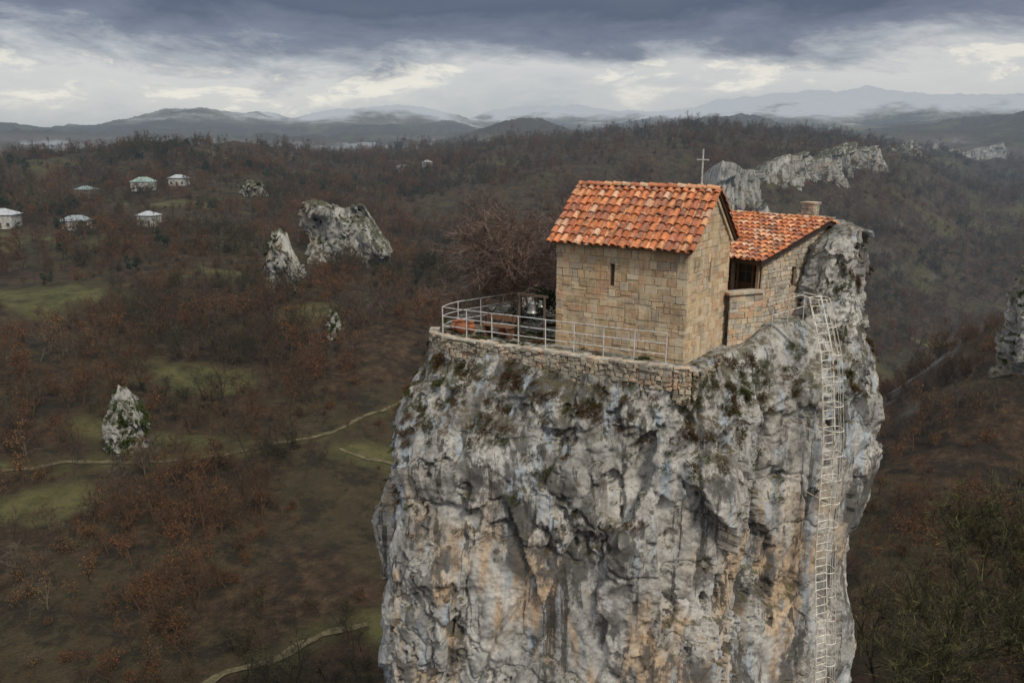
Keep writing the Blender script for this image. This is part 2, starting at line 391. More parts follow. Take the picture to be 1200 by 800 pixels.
# ------------------------------------------------------------ rock loft
def catmull(P, per):
    n = len(P); out = []; sv = []
    for i in range(n):
        p0, p1, p2, p3 = P[i-1], P[i], P[(i+1) % n], P[(i+2) % n]
        for k in range(per[i]):
            t = k/per[i]
            out.append(.5*((2*p1)+(-p0+p2)*t+(2*p0-5*p1+4*p2-p3)*t*t+(-p0+3*p1-3*p2+p3)*t**3)); sv.append(i+t)
    return np.array(out), np.array(sv)
def loft(name, levels, per, zs, dispf, capf=None, ztopf=None, mats=None, parent=None, nr=26, smooth=True):
    zl = np.array([l[0] for l in levels]); secs = []
    for z, P in levels:
        c, sv = catmull(np.array(P, float), per); secs.append(c)
    secs = np.array(secs)
    order = np.argsort(zl)
    nz = len(zs); na = secs.shape[1]
    XY = np.zeros((nz, na, 2))
    for a in range(2):
        for j in range(na): XY[:, j, a] = np.interp(zs, zl[order], secs[order, j, a])
    k = max(3, nz//40)|1
    ker = np.hanning(k+2)[1:-1]; ker /= ker.sum()
    pad = np.pad(XY, ((k//2, k//2), (0,0), (0,0)), mode='edge')
    XY = sum(ker[i]*pad[i:i+nz] for i in range(k))
    T = np.roll(XY, -1, 1)-np.roll(XY, 1, 1); T /= np.linalg.norm(T, axis=2)[..., None]+1e-9
    N = np.stack([T[..., 1], -T[..., 0]], -1)
    Z = np.repeat(zs[:, None], na, 1)
    d = dispf(XY[..., 0], XY[..., 1], Z, np.repeat(sv[None], nz, 0))
    P = XY+N*d[..., None]
    V = np.dstack([P, Z])
    if ztopf is not None:
        zt = ztopf(V[..., 0], V[..., 1]); tt = (zs-zs[-1])/(zs[0]-zs[-1]); V[..., 2] = zs[-1]+tt[:, None]*(zt-zs[-1])
    cen = V[0].mean(0); rings = []
    for i in range(1, nr+1):
        f = 1-i/(nr+.0001); ring = cen+(V[0]-cen)*f
        e = min(1, i/4.)
        ring[:, 2] = (V[0][:, 2])*(1-e)+e*capf(ring[:, 0], ring[:, 1]) if capf else ring[:, 2]
        rings.append(ring)
    ALL = np.concatenate([np.array(rings[::-1]), V], 0)
    X = np.concatenate([ALL, ALL[:, :1]], 1)
    me = grid_mesh(name, X[..., 0], X[..., 1], X[..., 2], mats, smooth)
    ob = bpy.data.objects.new(name, me); SC.collection.objects.link(ob)
    if parent: ob.parent = parent
    return ob, V

BACK0 = [(14.0,34),(11,38),(5,39),(0,36),(-2.4,32.5)]
L0 = [(-2.95,29.6),(-1.25,28.05),(1.6,26.55),(4.2,25.15),(5.8,24.6),(7.1,26.2),(9.5,27.6),(11.6,28.6),(13.5,30.6)]+BACK0
L1 = [(-3.6,29.4),(-2.0,27.4),(1.2,26.0),(4.2,24.8),(6.1,24.4),(7.7,25.9),(9.8,27.2),(12.0,28.0),(14.4,30.3),(14.8,34),(11.2,38.2),(5,39.2),(-.3,36.3),(-3.2,32.5)]
L2 = [(-4.2,28.8),(-2.8,26.6),(.8,25.3),(4.2,24.3),(6.6,24.1),(8.2,25.6),(10.0,26.9),(12.4,27.8),(15.1,30.4),(15.2,34),(11.5,38.5),(5,39.5),(-.5,36.5),(-3.8,32.5)]
L3 = [(-4.8,28.2),(-3.3,25.9),(.6,24.7),(4.2,23.9),(7.0,23.9),(8.4,25.2),(10.0,26.5),(12.0,27.5),(13.8,29.8),(14.2,34),(11.5,38.5),(5,40),(-1,37),(-4.6,32.5)]
L4 = [(-4.6,27.7),(-3.1,25.4),(.6,24.2),(4.2,23.5),(7.2,23.6),(8.6,24.9),(10.2,26.2),(12.2,27.2),(14.1,29.6),(14.5,34),(11.5,39),(5,40.5),(-1,37.5),(-4.8,32.5)]
L5 = [(x*1.06-.4, (y-32)*1.08+32) for x, y in L4]
L6 = [((x-5)*1.25+5, (y-32)*1.3+32) for x, y in L4]
def pdisp(x, y, z, s):
    wx = fbm(x*.9, y*.9, z*.9, 3)*.5; wz = fbm(x*.9+40, y*.9, z*.9, 3)*.5
    big = fbm(x*.22, y*.22, z*.22, 3)*.75
    f1 = facet((x+wx)*.42, (y+wx)*.42, (z+wz)*.20)*.30
    am = .35+1.6*sst(-.1, .35, fbm(x*.35, y*.35, z*.35+50, 2))
    f2 = facet((x+wx*.7)*1.1+9, (y+wz*.7)*1.1, (z+wx)*.5)*.065*am
    f3 = facet((x+wx*.3)*3.1+3, (y+wz*.3)*3.1, (z+wz*.3)*1.8)*.024*am
    pit = -sst(.16, .42, fbm(x*1.5, y*1.5, z*1.2+20, 4, .6))*.17*am
    sm = fbm(x*4.2, y*4.2, z*3.0, 4, .62)*.07
    cr = np.abs(vn(x*.5+fbm(x, y, z, 2)*.35, y*.5, z*.06+3)); crk = -np.exp(-(cr/.02)**2)*.2*sst(-.1, .25, fbm(x*.3, y*.3, z*.3+30, 2))
    hz = np.abs(vn(x*.12, y*.12, z*.5+fbm(x*.6, y*.6, z*.4, 3)*.6)); hzk = -np.exp(-(hz/.03)**2)*.10
    led = fbm(x*.9, y*.9, z*1.4+12, 3)*.45*np.exp(-((z+1.6)/1.0)**2)
    gr = -np.exp(-((s-(5.5+.05*(z+5)+.12*fbm(0, 0, z*.8, 3)))/.1)**2)*.6*sst(-1.5, -4, z)*sst(-14, -9, z)
    m = .25+.75*sst(-.3, -2.0, z)
    return (big+f1+f2+crk+hzk)*m+(sm+f3+pit)*(.5+.5*m)+gr+led*sst(-.3,-1,z)
def pcap(x, y): return -.05+sst(8, 9.5, x)*.7+fbm(x*.8, y*.8, 0, 3)*.08
pillar = empty('limestone_pillar')
per = [80,66,66,54,54,54,54,64,40,16,16,16,16,30]
zs = np.concatenate([np.linspace(0, -15, 320), np.linspace(-15.15, -45, 90)])
rock, PV = loft('rock_column', [(0,L0),(-1.5,L1),(-4,L2),(-8,L3),(-13,L4),(-26,L5),(-46,L6)], per, zs, pdisp, pcap, None, [M_rock], pillar)
def sdisp(x, y, z, s):
    w = fbm(x*1.2, y*1.2, z*1.2, 3)*.4
    return fbm(x*.5, y*.5, z*.5, 3)*.3+facet((x+w)*.8, (y+w)*.8, (z+w)*.6)*.26+facet((x+w)*2.2, (y+w)*2.2, (z+w)*1.8)*.09+fbm(x*3.5, y*3.5, z*3, 4, .6)*.14-.15
S0 = [(11.5,29.9),(12.3,29.3),(13.5,30.2),(14.0,32.5),(13.8,35),(12.9,36),(12.2,34)]
S1 = [(11.2,29.7),(12.3,28.9),(13.6,30.2),(14.2,32.5),(13.9,35.5),(12.6,36.5),(11.8,33)]
S2 = [(10.9,29.3),(12.2,28.9),(13.4,30.4),(13.9,32.5),(14,35.5),(12,36.5),(11,33)]
S3 = [(10.6,29.0),(12.2,28.4),(14.0,30.0),(14.4,32.5),(14,36),(12,37),(10.5,33)]
srf = lambda x, y: 3.2+np.clip((x-11.2)*.5, 0, .65)+fbm(x*1.1, y*1.1, 2, 4)*.22
summit, SV = loft('summit_outcrop', [(3.5,S0),(2.4,S1),(.8,S2),(-2,S3)], [44]*7, np.linspace(3.5, -2, 130), sdisp, lambda x, y: srf(x, y)+.05, srf, [M_rock], pillar, nr=20)

# ------------------------------------------------------------ masonry
def clip(poly, a, b, c):
    out = []
    for i in range(len(poly)):
        p, q = poly[i], poly[(i+1) % len(poly)]
        dp = a*p[0]+b*p[1]-c; dq = a*q[0]+b*q[1]-c
        if dp <= 0: out.append(p)
        if dp*dq < 0:
            t = dp/(dp-dq); out.append((p[0]+(q[0]-p[0])*t, p[1]+(q[1]-p[1])*t))
    return out
def minus(r, o):
    u0, v0, u1, v1 = r; a0, b0, a1, b1 = o
    if a1 <= u0 or a0 >= u1 or b1 <= v0 or b0 >= v1: return [r]
    out = []
    if a0 > u0: out.append((u0, v0, a0, v1))
    if a1 < u1: out.append((a1, v0, u1, v1))
    m0, m1 = max(u0, a0), min(u1, a1)
    if b0 > v0: out.append((m0, v0, m1, b0))
    if b1 < v1: out.append((m0, b1, m1, v1))
    return out
TAN = [(.52,.39,.23),(.58,.44,.28),(.48,.34,.20),(.56,.37,.23),(.64,.52,.36),(.46,.37,.27),(.59,.43,.25),(.52,.43,.31),(.64,.48,.30)]
GREY = [(.44,.40,.33),(.52,.47,.39),(.38,.35,.29),(.58,.52,.43),(.48,.40,.30),(.34,.31,.27)]
def stone_wall(mb, o, ud, L, z0, z1, rh, bw, pal, seed, planes=(), openings=(), gap=.006, jit=.010, depth=(.012,.045), ext=.010):
    rg = random.Random(seed); o = Vector(o); ud = Vector((ud[0], ud[1], 0)).normalized(); nn = Vector((ud.y, -ud.x, 0))
    P = lambda u, v, d: (o.x+ud.x*u+nn.x*d, o.y+ud.y*u+nn.y*d, v)
    v = z0
    while v < z1-1e-3:
        h = rg.uniform(*rh); v1 = min(z1, v+h)
        if z1-v1 < rh[0]*.5: v1 = z1
        u = -ext
        while u < L+ext-1e-3:
            w = rg.uniform(*bw); u1 = min(L+ext, u+w)
            if L+ext-u1 < bw[0]*.6: u1 = L+ext
            rs = [(u, v, u1, v1)]
            if rg.random() < .2 and v1-v > .2:
                vm = v+(v1-v)*rg.uniform(.35,.65); rs = [(u, v, u1, vm), (u, vm, u1, v1)]
            for op in openings: rs = [q for r in rs for q in minus(r, op)]
            for r in rs:
                col = rg.choice(pal); k = rg.uniform(.82, 1.12); col = tuple(c*k for c in col)
                full = [(r[0], r[1]), (r[2], r[1]), (r[2], r[3]), (r[0], r[3])]
                for pl in planes: full = clip(full, *pl) if len(full) > 2 else full
                if len(full) < 3: continue
                mb.face([P(a, b, 0) for a, b in full], (1,1,1), 1)
                ins = [(r[0]+gap, r[1]+gap), (r[2]-gap, r[1]+gap), (r[2]-gap, r[3]-gap), (r[0]+gap, r[3]-gap)]
                if r[2]-r[0] < 3*gap or r[3]-r[1] < 3*gap: continue
                ins = [(a+rg.uniform(-jit, jit), b+rg.uniform(-jit, jit)) for a, b in ins]
                for pl in planes: ins = clip(ins, pl[0], pl[1], pl[2]-gap) if len(ins) > 2 else ins
                if len(ins) < 3: continue
                cu = sum(a for a, b in ins)/len(ins); cv = sum(b for a, b in ins)/len(ins)
                d = rg.uniform(*depth); tl = [rg.uniform(-.006, .006) for _ in ins]
                def sh(a, b):
                    du, dv = cu-a, cv-b; q = math.hypot(du, dv)+1e-6; return a+du/q*.016, b+dv/q*.016
                base = [P(a, b, 0) for a, b in ins]; mid = [P(a, b, d*.6) for a, b in ins]; top = [P(*sh(a, b), d+tl[i]) for i, (a, b) in enumerate(ins)]
                n = len(ins)
                mb.face(top, col)
                for i in range(n):
                    j = (i+1) % n
                    mb.face([mid[i], mid[j], top[j], top[i]], col); mb.face([base[i], base[j], mid[j], mid[i]], col)
            u = u1
        v = v1
def slit(mb, o, ud, op, dep=.35):
    o = Vector(o); ud = Vector((ud[0], ud[1], 0)).normalized(); nn = Vector((ud.y, -ud.x, 0))
    P = lambda u, v, d: (o.x+ud.x*u+nn.x*d, o.y+ud.y*u+nn.y*d, v)
    a0, b0, a1, b1 = op; c = (.4,.33,.24)
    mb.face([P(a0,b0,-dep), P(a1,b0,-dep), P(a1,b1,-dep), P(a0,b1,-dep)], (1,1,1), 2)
    for q in (((a0,b0),(a1,b0)), ((a1,b0),(a1,b1)), ((a1,b1),(a0,b1)), ((a0,b1),(a0,b0))):
        mb.face([P(*q[0], .003), P(*q[1], .003), P(*q[1], -dep), P(*q[0], -dep)], c, 0)

def tile_roof(mb, o, ud, sd, L, S, sp=.28, ex=.36, seed=1):
    rg = random.Random(seed); o = Vector(o); ud = Vector(ud).normalized(); sd = Vector(sd).normalized(); nn = ud.cross(sd).normalized()
    if nn.z < 0: nn = -nn
    PALT = [(.58,.20,.085),(.64,.26,.115),(.49,.155,.065),(.70,.35,.18),(.42,.15,.085),(.61,.22,.09),(.66,.40,.26),(.34,.15,.095)]
    nc = int(round(L/sp)); nrw = int(math.ceil(S/ex)); sp = L/nc; kq = sp/.23
    for i in range(nc+1):
        for j in range(nrw):
            s0 = j*ex-.05; s1 = min(s0+ex+.09, S)
            for kind in (0, 1):
                if kind == 1 and i == nc: continue
                col = rg.choice(PALT); k = rg.uniform(.75, 1.15); col = tuple(c*k for c in col)
                cu = i*sp+(0 if kind == 0 else sp/2)+rg.uniform(-.018, .018); ss = rg.uniform(-.04, .04)
                r0, r1 = (.090*kq, .070*kq) if kind == 0 else (.10*kq, .085*kq)
                dev = rg.uniform(-.022, .022)
                def ring(s, r, lift, e, du):
                    out = []
                    for q in range(7):
                        a = math.pi*q/6
                        hh = math.sin(a)*r*.85*(1 if kind == 0 else -.6)
                        out.append(o+ud*(cu+du+math.cos(a)*(r+e))+sd*(s+ss)+nn*(hh+lift+(e if kind == 0 else -e)))
                    return out
                lo = .055 if kind == 0 else .095
                A = ring(s0, r0, lo+.045+rg.uniform(0,.015), 0, 0); B = ring(s1, r1, lo, 0, dev)
                A2 = ring(s0, r0, lo+.045, -.018 if kind == 0 else .018, 0)
                for q in range(6):
                    mb.face([A[q+1], A[q], B[q], B[q+1]], col)
                    mb.face([A[q], A[q+1], A2[q+1], A2[q]], tuple(c*.8 for c in col))
def ridge_tiles(mb, a, b, seed=2):
    rg = random.Random(seed); a = Vector(a); b = Vector(b); d = (b-a); L = d.length; d.normalize(); side = Vector((d.y, -d.x, 0))
    n = int(L/.36)
    for i in range(n+1):
        col = rg.choice([(.56,.20,.08),(.62,.30,.15),(.46,.16,.08),(.6,.38,.24)])
        s0 = i*.36*(L/(n*.36+.4)); s1 = s0+.44; jz = rg.uniform(-.01, .015)
        for q in range(8):
            def pt(s, an, r, up): return a+d*s+side*math.cos(an)*r+Vector((0,0,1))*(math.sin(an)*r*.8+up+jz)
            a0 = math.pi*q/8; a1 = math.pi*(q+1)/8
            mb.face([pt(s0,a0,.15,.06), pt(s0,a1,.15,.06), pt(s1,a1,.13,.02), pt(s1,a0,.13,.02)], col)
            mb.face([pt(s0,a0,.15,.06), pt(s0,a1,.15,.06), pt(s0,a1,.13,.06), pt(s0,a0,.13,.06)], col)

def V2(x, y, z=0): return Vector((x, y, z))
# ---- church
church = empty('stone_church')
ph = math.radians(35); cu = V2(-math.cos(ph), math.sin(ph)); cv = V2(math.sin(ph), math.cos(ph))
P0 = V2(5.6, 25.06); CL, CW = 4.9, 3.6; ZE, ZR = 3.75, 5.4
P2 = P0+cu*CL; P1 = P0+cv*CW; P3 = P2+cv*CW
mb = MB()
RH, BW = (.16, .33), (.18, .60)
op1 = (CL-2.79, 2.3, CL-2.62, 3.05)
stone_wall(mb, P2, -cu, CL, -1.0, ZE, RH, BW, TAN, 5, openings=[op1]); slit(mb, P2, -cu, op1)
kk = (ZR-ZE)/(CW/2)
gp = [(-kk, 1, ZE), (kk, 1, ZE+kk*CW)]
op2 = (1.72, 2.45, 1.88, 3.1)
stone_wall(mb, P0, cv, CW, -1.3, ZR, RH, BW, TAN+[(.64,.50,.32),(.62,.50,.36)], 6, planes=gp, openings=[op2]); slit(mb, P0, cv, op2)
stone_wall(mb, P1, cu, CL, -.6, ZE, RH, BW, TAN, 7)
stone_wall(mb, P3, -cv, CW, -.6, ZR, RH, BW, TAN, 8, planes=gp)
mb.build('walls', [M_stone, M_mortar, M_dark], church)
mb = MB()
for base, d in ((P2, -cu), (P1, cu)):
    n = V2(d.y, -d.x); u = -.1
    while u < CL+.05:
        w = R.uniform(.4, .7); w = min(w, CL+.1-u)
        c = R.choice(TAN); mb.box(base+d*u-n*.1+V2(0,0,ZE-.13), d*(w-.008), n*.235, V2(0,0,.125), c); u += w
for sgn, base, d, nn in ((1, P0, cv, -cu), (1, P3, -cv, cu)):
    half = CW/2; sl = math.hypot(half, ZR-ZE)
    for side in (0, 1):
        s0 = base if side == 0 else base+d*CW; dd = d if side == 0 else -d
        sd = (dd*half+V2(0,0,ZR-ZE)).normalized(); up = (V2(0,0,half)-dd*(ZR-ZE)).normalized()
        u = 0
        while u < sl:
            w = min(R.uniform(.35, .55), sl-u); c = R.choice(TAN)
            mb.box(s0+V2(0,0,ZE)+sd*u-up*.10-nn*.05, sd*(w-.008), up*.12, nn*.15, c); u += w
mb.build('cornice', [M_stone], church)
mb = MB(); OV = .17; EO = .2
half = CW/2; slope = (ZR-ZE)/half
rid0 = P0+cv*half-cu*OV+V2(0,0,ZR+.05); rid1 = P2+cv*half+cu*OV+V2(0,0,ZR+.05)
for side in (0, 1):
    n2 = -cv if side == 0 else cv
    e0 = rid0+n2*(half+EO)-V2(0,0,slope*(half+EO)); e1 = rid1+n2*(half+EO)-V2(0,0,slope*(half+EO))
    sd = (rid0-e0); S = sd.length
    mb.box(e0+sd.normalized()*.04, e1-e0, sd*.985, V2(0,0,.04), (.12,.09,.06), 1)
    tile_roof(mb, e0+V2(0,0,.03), (e1-e0), sd, (e1-e0).length, S, seed=20+side)
ridge_tiles(mb, rid1+V2(0,0,.05), rid0+V2(0,0,.05))
mb.build('tiled_roof', [M_tile, M_wood], church)
# cross
cr = empty('metal_cross'); mb = MB(); c0 = P0+cv*half+cu*.45
CK = (.50,.48,.44)
mb.tube([c0+V2(0,0,ZR+.1), c0+V2(0,0,ZR+1.4)], .03, 6, CK); mb.tube([c0-cu*.2+V2(0,0,ZR+1.05), c0+cu*.2+V2(0,0,ZR+1.05)], .028, 6, CK)
mb.tube([c0+V2(0,0,ZR+.05), c0+V2(0,0,ZR+.3)], .055, 8, CK)
mb.build('cross_shaft_and_arms', [M_plain], cr)

# ---- monk house behind
house = empty('stone_house')
p2 = math.radians(50); hu = V2(-math.cos(p2), math.sin(p2)); hv = V2(math.sin(p2), math.cos(p2))
Q0 = V2(8.95, 28.3); HE, HR, RD = 2.85, 3.9, 4.0; WL = 6.6
k2 = (HR-HE)/RD
mb = MB()
opw = (1.95, 1.75, 2.3, 2.5)
stone_wall(mb, Q0, hv, WL, -.6, HR+.05, (.14,.25), (.18,.42), GREY+TAN[4:6], 31, planes=[(-k2,1,HE),(k2*1.3,1,HR+k2*1.3*RD)], openings=[opw], jit=.02, gap=.012, depth=(.02,.06)); slit(mb, Q0, hv, opw, .22)
LW = 4.6
stone_wall(mb, Q0+hv*.7+hu*LW, -hu, LW, -.3, 1.4, (.14,.25), (.18,.42), GREY, 32, jit=.02)
stone_wall(mb, Q0+hv*WL, hu, LW, -.3, 2.4, (.14,.25), (.2,.5), GREY, 33, jit=.02)
stone_wall(mb, Q0+hv*WL+hu*LW, -hv, WL-.1, -.3, 2.4, (.14,.25), (.2,.5), GREY, 34, jit=.02)
mb.build('walls', [M_stone, M_mortar, M_dark], house)
mb = MB(); wo = Q0+hv*.7
mb.box(wo+V2(0,0,1.4)+hv*.1, hu*LW, hv*.05, V2(0,0,1.6), (.03,.025,.02), 0)
u = .12
while u < LW-.3:
    mb.box(wo+hu*u+V2(0,0,1.4), hu*.09, hv*.1, V2(0,0,1.5), (.32,.19,.11), 0)
    mb.box(wo+hu*(u+.092)+hv*.06+V2(0,0,1.95), hu*.55, hv*.03, V2(0,0,.75), (1,1,1), 1)
    mb.box(wo+hu*(u+.34)+hv*.03+V2(0,0,1.93), hu*.035, hv*.04, V2(0,0,.78), (.34,.21,.13), 0)
    mb.box(wo+hu*(u+.092)+hv*.035+V2(0,0,2.3), hu*.555, hv*.035, V2(0,0,.035), (.34,.21,.13), 0)
    for q in range(5): mb.box(wo+hu*(u+.094+q*.111)+hv*.045+V2(0,0,1.42), hu*.105, hv*.03, V2(0,0,.5), (.22+.03*R.random(),.13,.08), 0)
    u += .65
for u in (.05, 1.1, 2.2):
    mb.box(Q0+hu*u-hv*.12+V2(0,0,.9), hu*.1, hv*.1, V2(0,0,1.9), (.34,.23,.15), 0)
mb.box(Q0-hu*.1-hv*.14+V2(0,0,2.74), hu*3.4, hv*.12, V2(0,0,.12), (.2,.125,.08), 0)
nn = V2(hv.y, -hv.x)
for q in ((1.95,1.75,.35,.04),(1.95,2.46,.35,.04),(1.95,1.75,.04,.75),(2.26,1.75,.04,.75),(2.105,1.79,.03,.67)):
    mb.box(Q0+hv*q[0]-nn*.12+V2(0,0,q[1]), hv*q[2], nn*.04, V2(0,0,q[3]), (.13,.08,.05), 0)
mb.build('timber_windows_and_porch', [M_wood, M_glass], house)
mb = MB()
r0 = Q0+hv*RD-hu*.22+V2(0,0,HR+.12); r1 = Q0+hv*RD+hu*(LW+.3)+V2(0,0,HR+.12)
for side in (0, 1):
    n2 = -hv if side == 0 else hv
    run = RD+.45 if side == 0 else WL-RD+.3; ks = k2 if side == 0 else k2*1.3
    e0 = r0+n2*run-V2(0,0,ks*run); e1 = r1+n2*run-V2(0,0,ks*run); sd = r0-e0
    mb.box(e0+sd.normalized()*.04, e1-e0, sd*.985, V2(0,0,.05), (.12,.09,.06), 1)
    mb.box(e0-V2(0,0,.1)-hu*.03, -hu*-.03, sd, V2(0,0,.14), (.05,.035,.03), 1)
    tile_roof(mb, e0+V2(0,0,.04), (e1-e0), sd, (e1-e0).length, sd.length, .26, .38, 40+side)
ridge_tiles(mb, r1+V2(0,0,.05), r0+V2(0,0,.05), 9)
mb.build('tiled_roof', [M_tile, M_wood], house)
mb = MB(); ch = V2(12.35, 33.3)
stone_wall(mb, ch+hu*.25-hv*.22, -hu, .5, 3.0, 4.55, (.08,.12), (.15,.28), GREY, 51, gap=.006, jit=.004)
stone_wall(mb, ch-hu*.25-hv*.22, hv, .44, 3.0, 4.55, (.08,.12), (.15,.28), GREY, 52, gap=.006, jit=.004)
stone_wall(mb, ch-hu*.25+hv*.22, hu, .5, 3.0, 4.55, (.08,.12), (.15,.28), GREY, 53, gap=.006, jit=.004)
stone_wall(mb, ch+hu*.25+hv*.22, -hv, .44, 3.0, 4.55, (.08,.12), (.15,.28), GREY, 54, gap=.006, jit=.004)
mb.box(ch-hu*.31-hv*.28+V2(0,0,4.56), hu*.62, hv*.56, V2(0,0,.07), (.4,.36,.3))
mb.build('chimney', [M_stone, M_mortar, M_dark], house)
# parapet between church and house
pw = empty('stone_parapet_wall'); mb = MB()
A0 = V2(7.68, 27.6); A1 = V2(9.0, 28.12); dA = (A1-A0).normalized(); nA = V2(dA.y, -dA.x)
stone_wall(mb, A0, dA, (A1-A0).length, -1.2, 1.8, (.14,.25), (.18,.42), GREY+TAN[3:5], 61, jit=.02)
mb.box(A0-dA*.1+nA*.1+V2(0,0,1.8), dA*((A1-A0).length+.1), -nA*.5, V2(0,0,.09), (.46,.42,.34))
mb.build('wall', [M_stone, M_mortar, M_dark], pw)
# retaining wall along the rim
rw = empty('retaining_wall'); mb = MB()
RP = [(-2.95,30.2),(-2.98,29.55),(-2.5,28.85),(-1.2,27.95),(.2,27.2),(1.6,26.45),(3.0,25.7),(4.2,25.05),(5.2,24.65),(5.75,24.6),(6.3,25.15),(7.0,26.2),(7.7,27.3)]
RPAL = [(.38,.34,.27),(.44,.40,.33),(.31,.28,.23),(.48,.42,.33),(.26,.235,.19)]
for i, (a, b) in enumerate(zip(RP[:-1], RP[1:])):
    a = V2(*a); b = V2(*b); d = (b-a)
    n0 = V2(d.y, -d.x).normalized()*.10
    zt = -.02 if i < 9 else -.15-.12*(i-9)
    stone_wall(mb, a+n0, d, d.length, -.95-.3*math.sin(i*1.7), zt, (.07,.17), (.08,.32), RPAL, 70+i, gap=.008, jit=.032, depth=(.02,.12))
    u = 0
    while u < d.length-.05:
        w = min(R.uniform(.15, .45), d.length-u)
        c = R.choice([(.38,.35,.29),(.33,.30,.25),(.44,.41,.35)]); dn = d.normalized(); nn0 = V2(dn.y, -dn.x)
        mb.box(a+dn*u+nn0*(.12+R.uniform(0,.09))+V2(0,0,zt+.002), dn*(w-.01)+nn0*R.uniform(-.04,.04), -nn0*(.33+R.uniform(0,.08)), V2(R.uniform(-.02,.02),0,R.uniform(.02,.10)), c); u += w
mb.build('rubble_masonry', [M_stone, M_mortar, M_dark], rw)

# ---- railing
def railing(name, path, h, rails, sp, rad=.02, z=0, matl=M_metal):
    e = empty(name); mb = MB(); pts = [Vector(p) for p in path]
    L = [0]
    for a, b in zip(pts[:-1], pts[1:]): L.append(L[-1]+(b-a).length)
    def at(s):
        for i in range(len(pts)-1):
            if s <= L[i+1]+1e-6: return pts[i].lerp(pts[i+1], (s-L[i])/(L[i+1]-L[i]))
        return pts[-1]
    n = max(1, round(L[-1]/sp))
    for i in range(n+1):
        p = at(L[-1]*i/n); jx = R.uniform(-.015, .015); mb.tube([p-V2(0,0,.15), p+V2(jx,0,h)], rad, 6)
    for r in rails:
        mb.tube([at(L[-1]*i/(n*2))+V2(0,0,r+R.uniform(-.008,.008)) for i in range(2*n+1)], rad*.8, 6)
    mb.build('posts_and_rails', [matl], e)
railing('metal_railing', [(5.0,25.0,.03),(2.35,26.42,.03),(0,27.75,.03),(-1.5,28.55,.03),(-2.6,29.25,.03)], 1.0, (.3,.65,1.0), 1.05)
railing('metal_railing', [(-2.62,29.28,.03),(-2.3,30.1,.03),(-.6,31.6,.03),(.6,32.4,.03)], 1.0, (.3,.65,1.0), 1.05)
railing('metal_railing', [(9.35,27.95,.55),(10.1,28.2,.7),(10.6,28.35,.8)], .9, (.45,.9), .6, .018)

# ---- ladder: follows the face, standing clear of every bulge
def bvh(ob):
    return BVHTree.FromPolygons([v.co.copy() for v in ob.data.vertices], [tuple(p.vertices) for p in ob.data.polygons])
B1 = bvh(rock); B2 = bvh(summit)
lad = empty('caged_ladder'); mb = MB()
LX = lambda z: np.interp(-z, [-2, 0, 3, 8, 13, 42], [10.6, 10.95, 11.25, 11.4, 11.7, 12.2])
zl = np.arange(1.75, -42, -.3); ys = []
for z in zl:
    x = LX(z); best = 99
    for dx in (-.45, -.2, 0, .2, .45):
        for B in (B1, B2):
            for dz in (-.1, .1):
                h = B.ray_cast(Vector((x+dx, 12, z+dz)), Vector((0, 1, 0)))
                if h[0] is not None: best = min(best, h[0].y+.38*dx)
    ys.append(best if best < 60 else (ys[-1] if ys else 29))
ys = np.minimum(np.array(ys), 29.0)
mn = np.array([ys[max(0, i-5):i+6].min() for i in range(len(ys))])
for _ in range(10): mn[1:-1] = (mn[:-2]+2*mn[1:-1]+mn[2:])/4
path = [V2(LX(z), y-.42, z) for z, y in zip(zl, mn)]
wd = V2(.93, .36).normalized(); od = V2(.36, -.93).normalized()
mb.tube([p-wd*.25 for p in path], .030, 5); mb.tube([p+wd*.25 for p in path], .030, 5)
for a, b in zip(path[:-1], path[1:]):
    n = max(1, round((b-a).length/.3))
    for i in range(n): p = a.lerp(b, i/n); mb.tube([p-wd*.25, p+wd*.25], .019, 4)
for i in range(0, len(path)-1, 3):
    p = path[i]; hoop = [p-wd*.25]+[p+wd*(-math.cos(a)*.36)+od*(.1+math.sin(a)*.48) for a in np.linspace(0, math.pi, 9)]+[p+wd*.25]
    mb.tube(hoop, .016, 4, cap=False)
for a in np.linspace(.0, math.pi, 5):
    mb.tube([p+wd*(-math.cos(a)*.36)+od*(.1+math.sin(a)*.48) for p in path], .011, 4)
for i in range(0, len(path)-1, 8):
    p = path[i]
    for s in (-1, 1): mb.tube([p+wd*.25*s, p+wd*.25*s-od*.9], .016, 4)
mb.build('rails_rungs_and_hoops', [M_ladder], lad)

# ---- bell frame
bell = empty('church_bell'); mb = MB(); b0 = V2(.72, 28.35)
dx = V2(.82, -.57)
for s in (-.55, .55): mb.box(b0+dx*s-V2(.04,.04,.1), V2(.08,0), V2(0,.08), V2(0,0,1.75), (.12,.09,.07), 0)
mb.box(b0-dx*.65+V2(0,0,1.6), dx*1.3, V2(.05,.07), V2(0,0,.08), (.14,.1,.07), 0)
prof = [(.02,.0),(.09,-.01),(.13,-.06),(.15,-.2),(.18,-.32),(.235,-.40),(.225,-.42)]
def lathe(mb, c, prof, n, col, mi):
    for (r0, z0), (r1, z1) in zip(prof[:-1], prof[1:]):
        for j in range(n):
            a, b = 2*math.pi*j/n, 2*math.pi*(j+1)/n
            mb.face([c+V2(r1*math.cos(a), r1*math.sin(a), z1), c+V2(r1*math.cos(b), r1*math.sin(b), z1), c+V2(r0*math.cos(b), r0*math.sin(b), z0), c+V2(r0*math.cos(a), r0*math.sin(a), z0)], col, mi)
lathe(mb, b0+V2(.02,.02,1.42), prof, 20, (1,1,1), 1)
mb.tube([b0+V2(.02,.02,1.4), b0+V2(.02,.02,1.62)], .02, 6, mi=1); mb.tube([b0+V2(.02,.02,1.35), b0+V2(.02,.02,.93)], .018, 6, mi=1)
lathe(mb, b0+dx*.38+V2(.02,.02,1.5), [(a*.55, b*.55) for a, b in prof], 16, (1,1,1), 1)
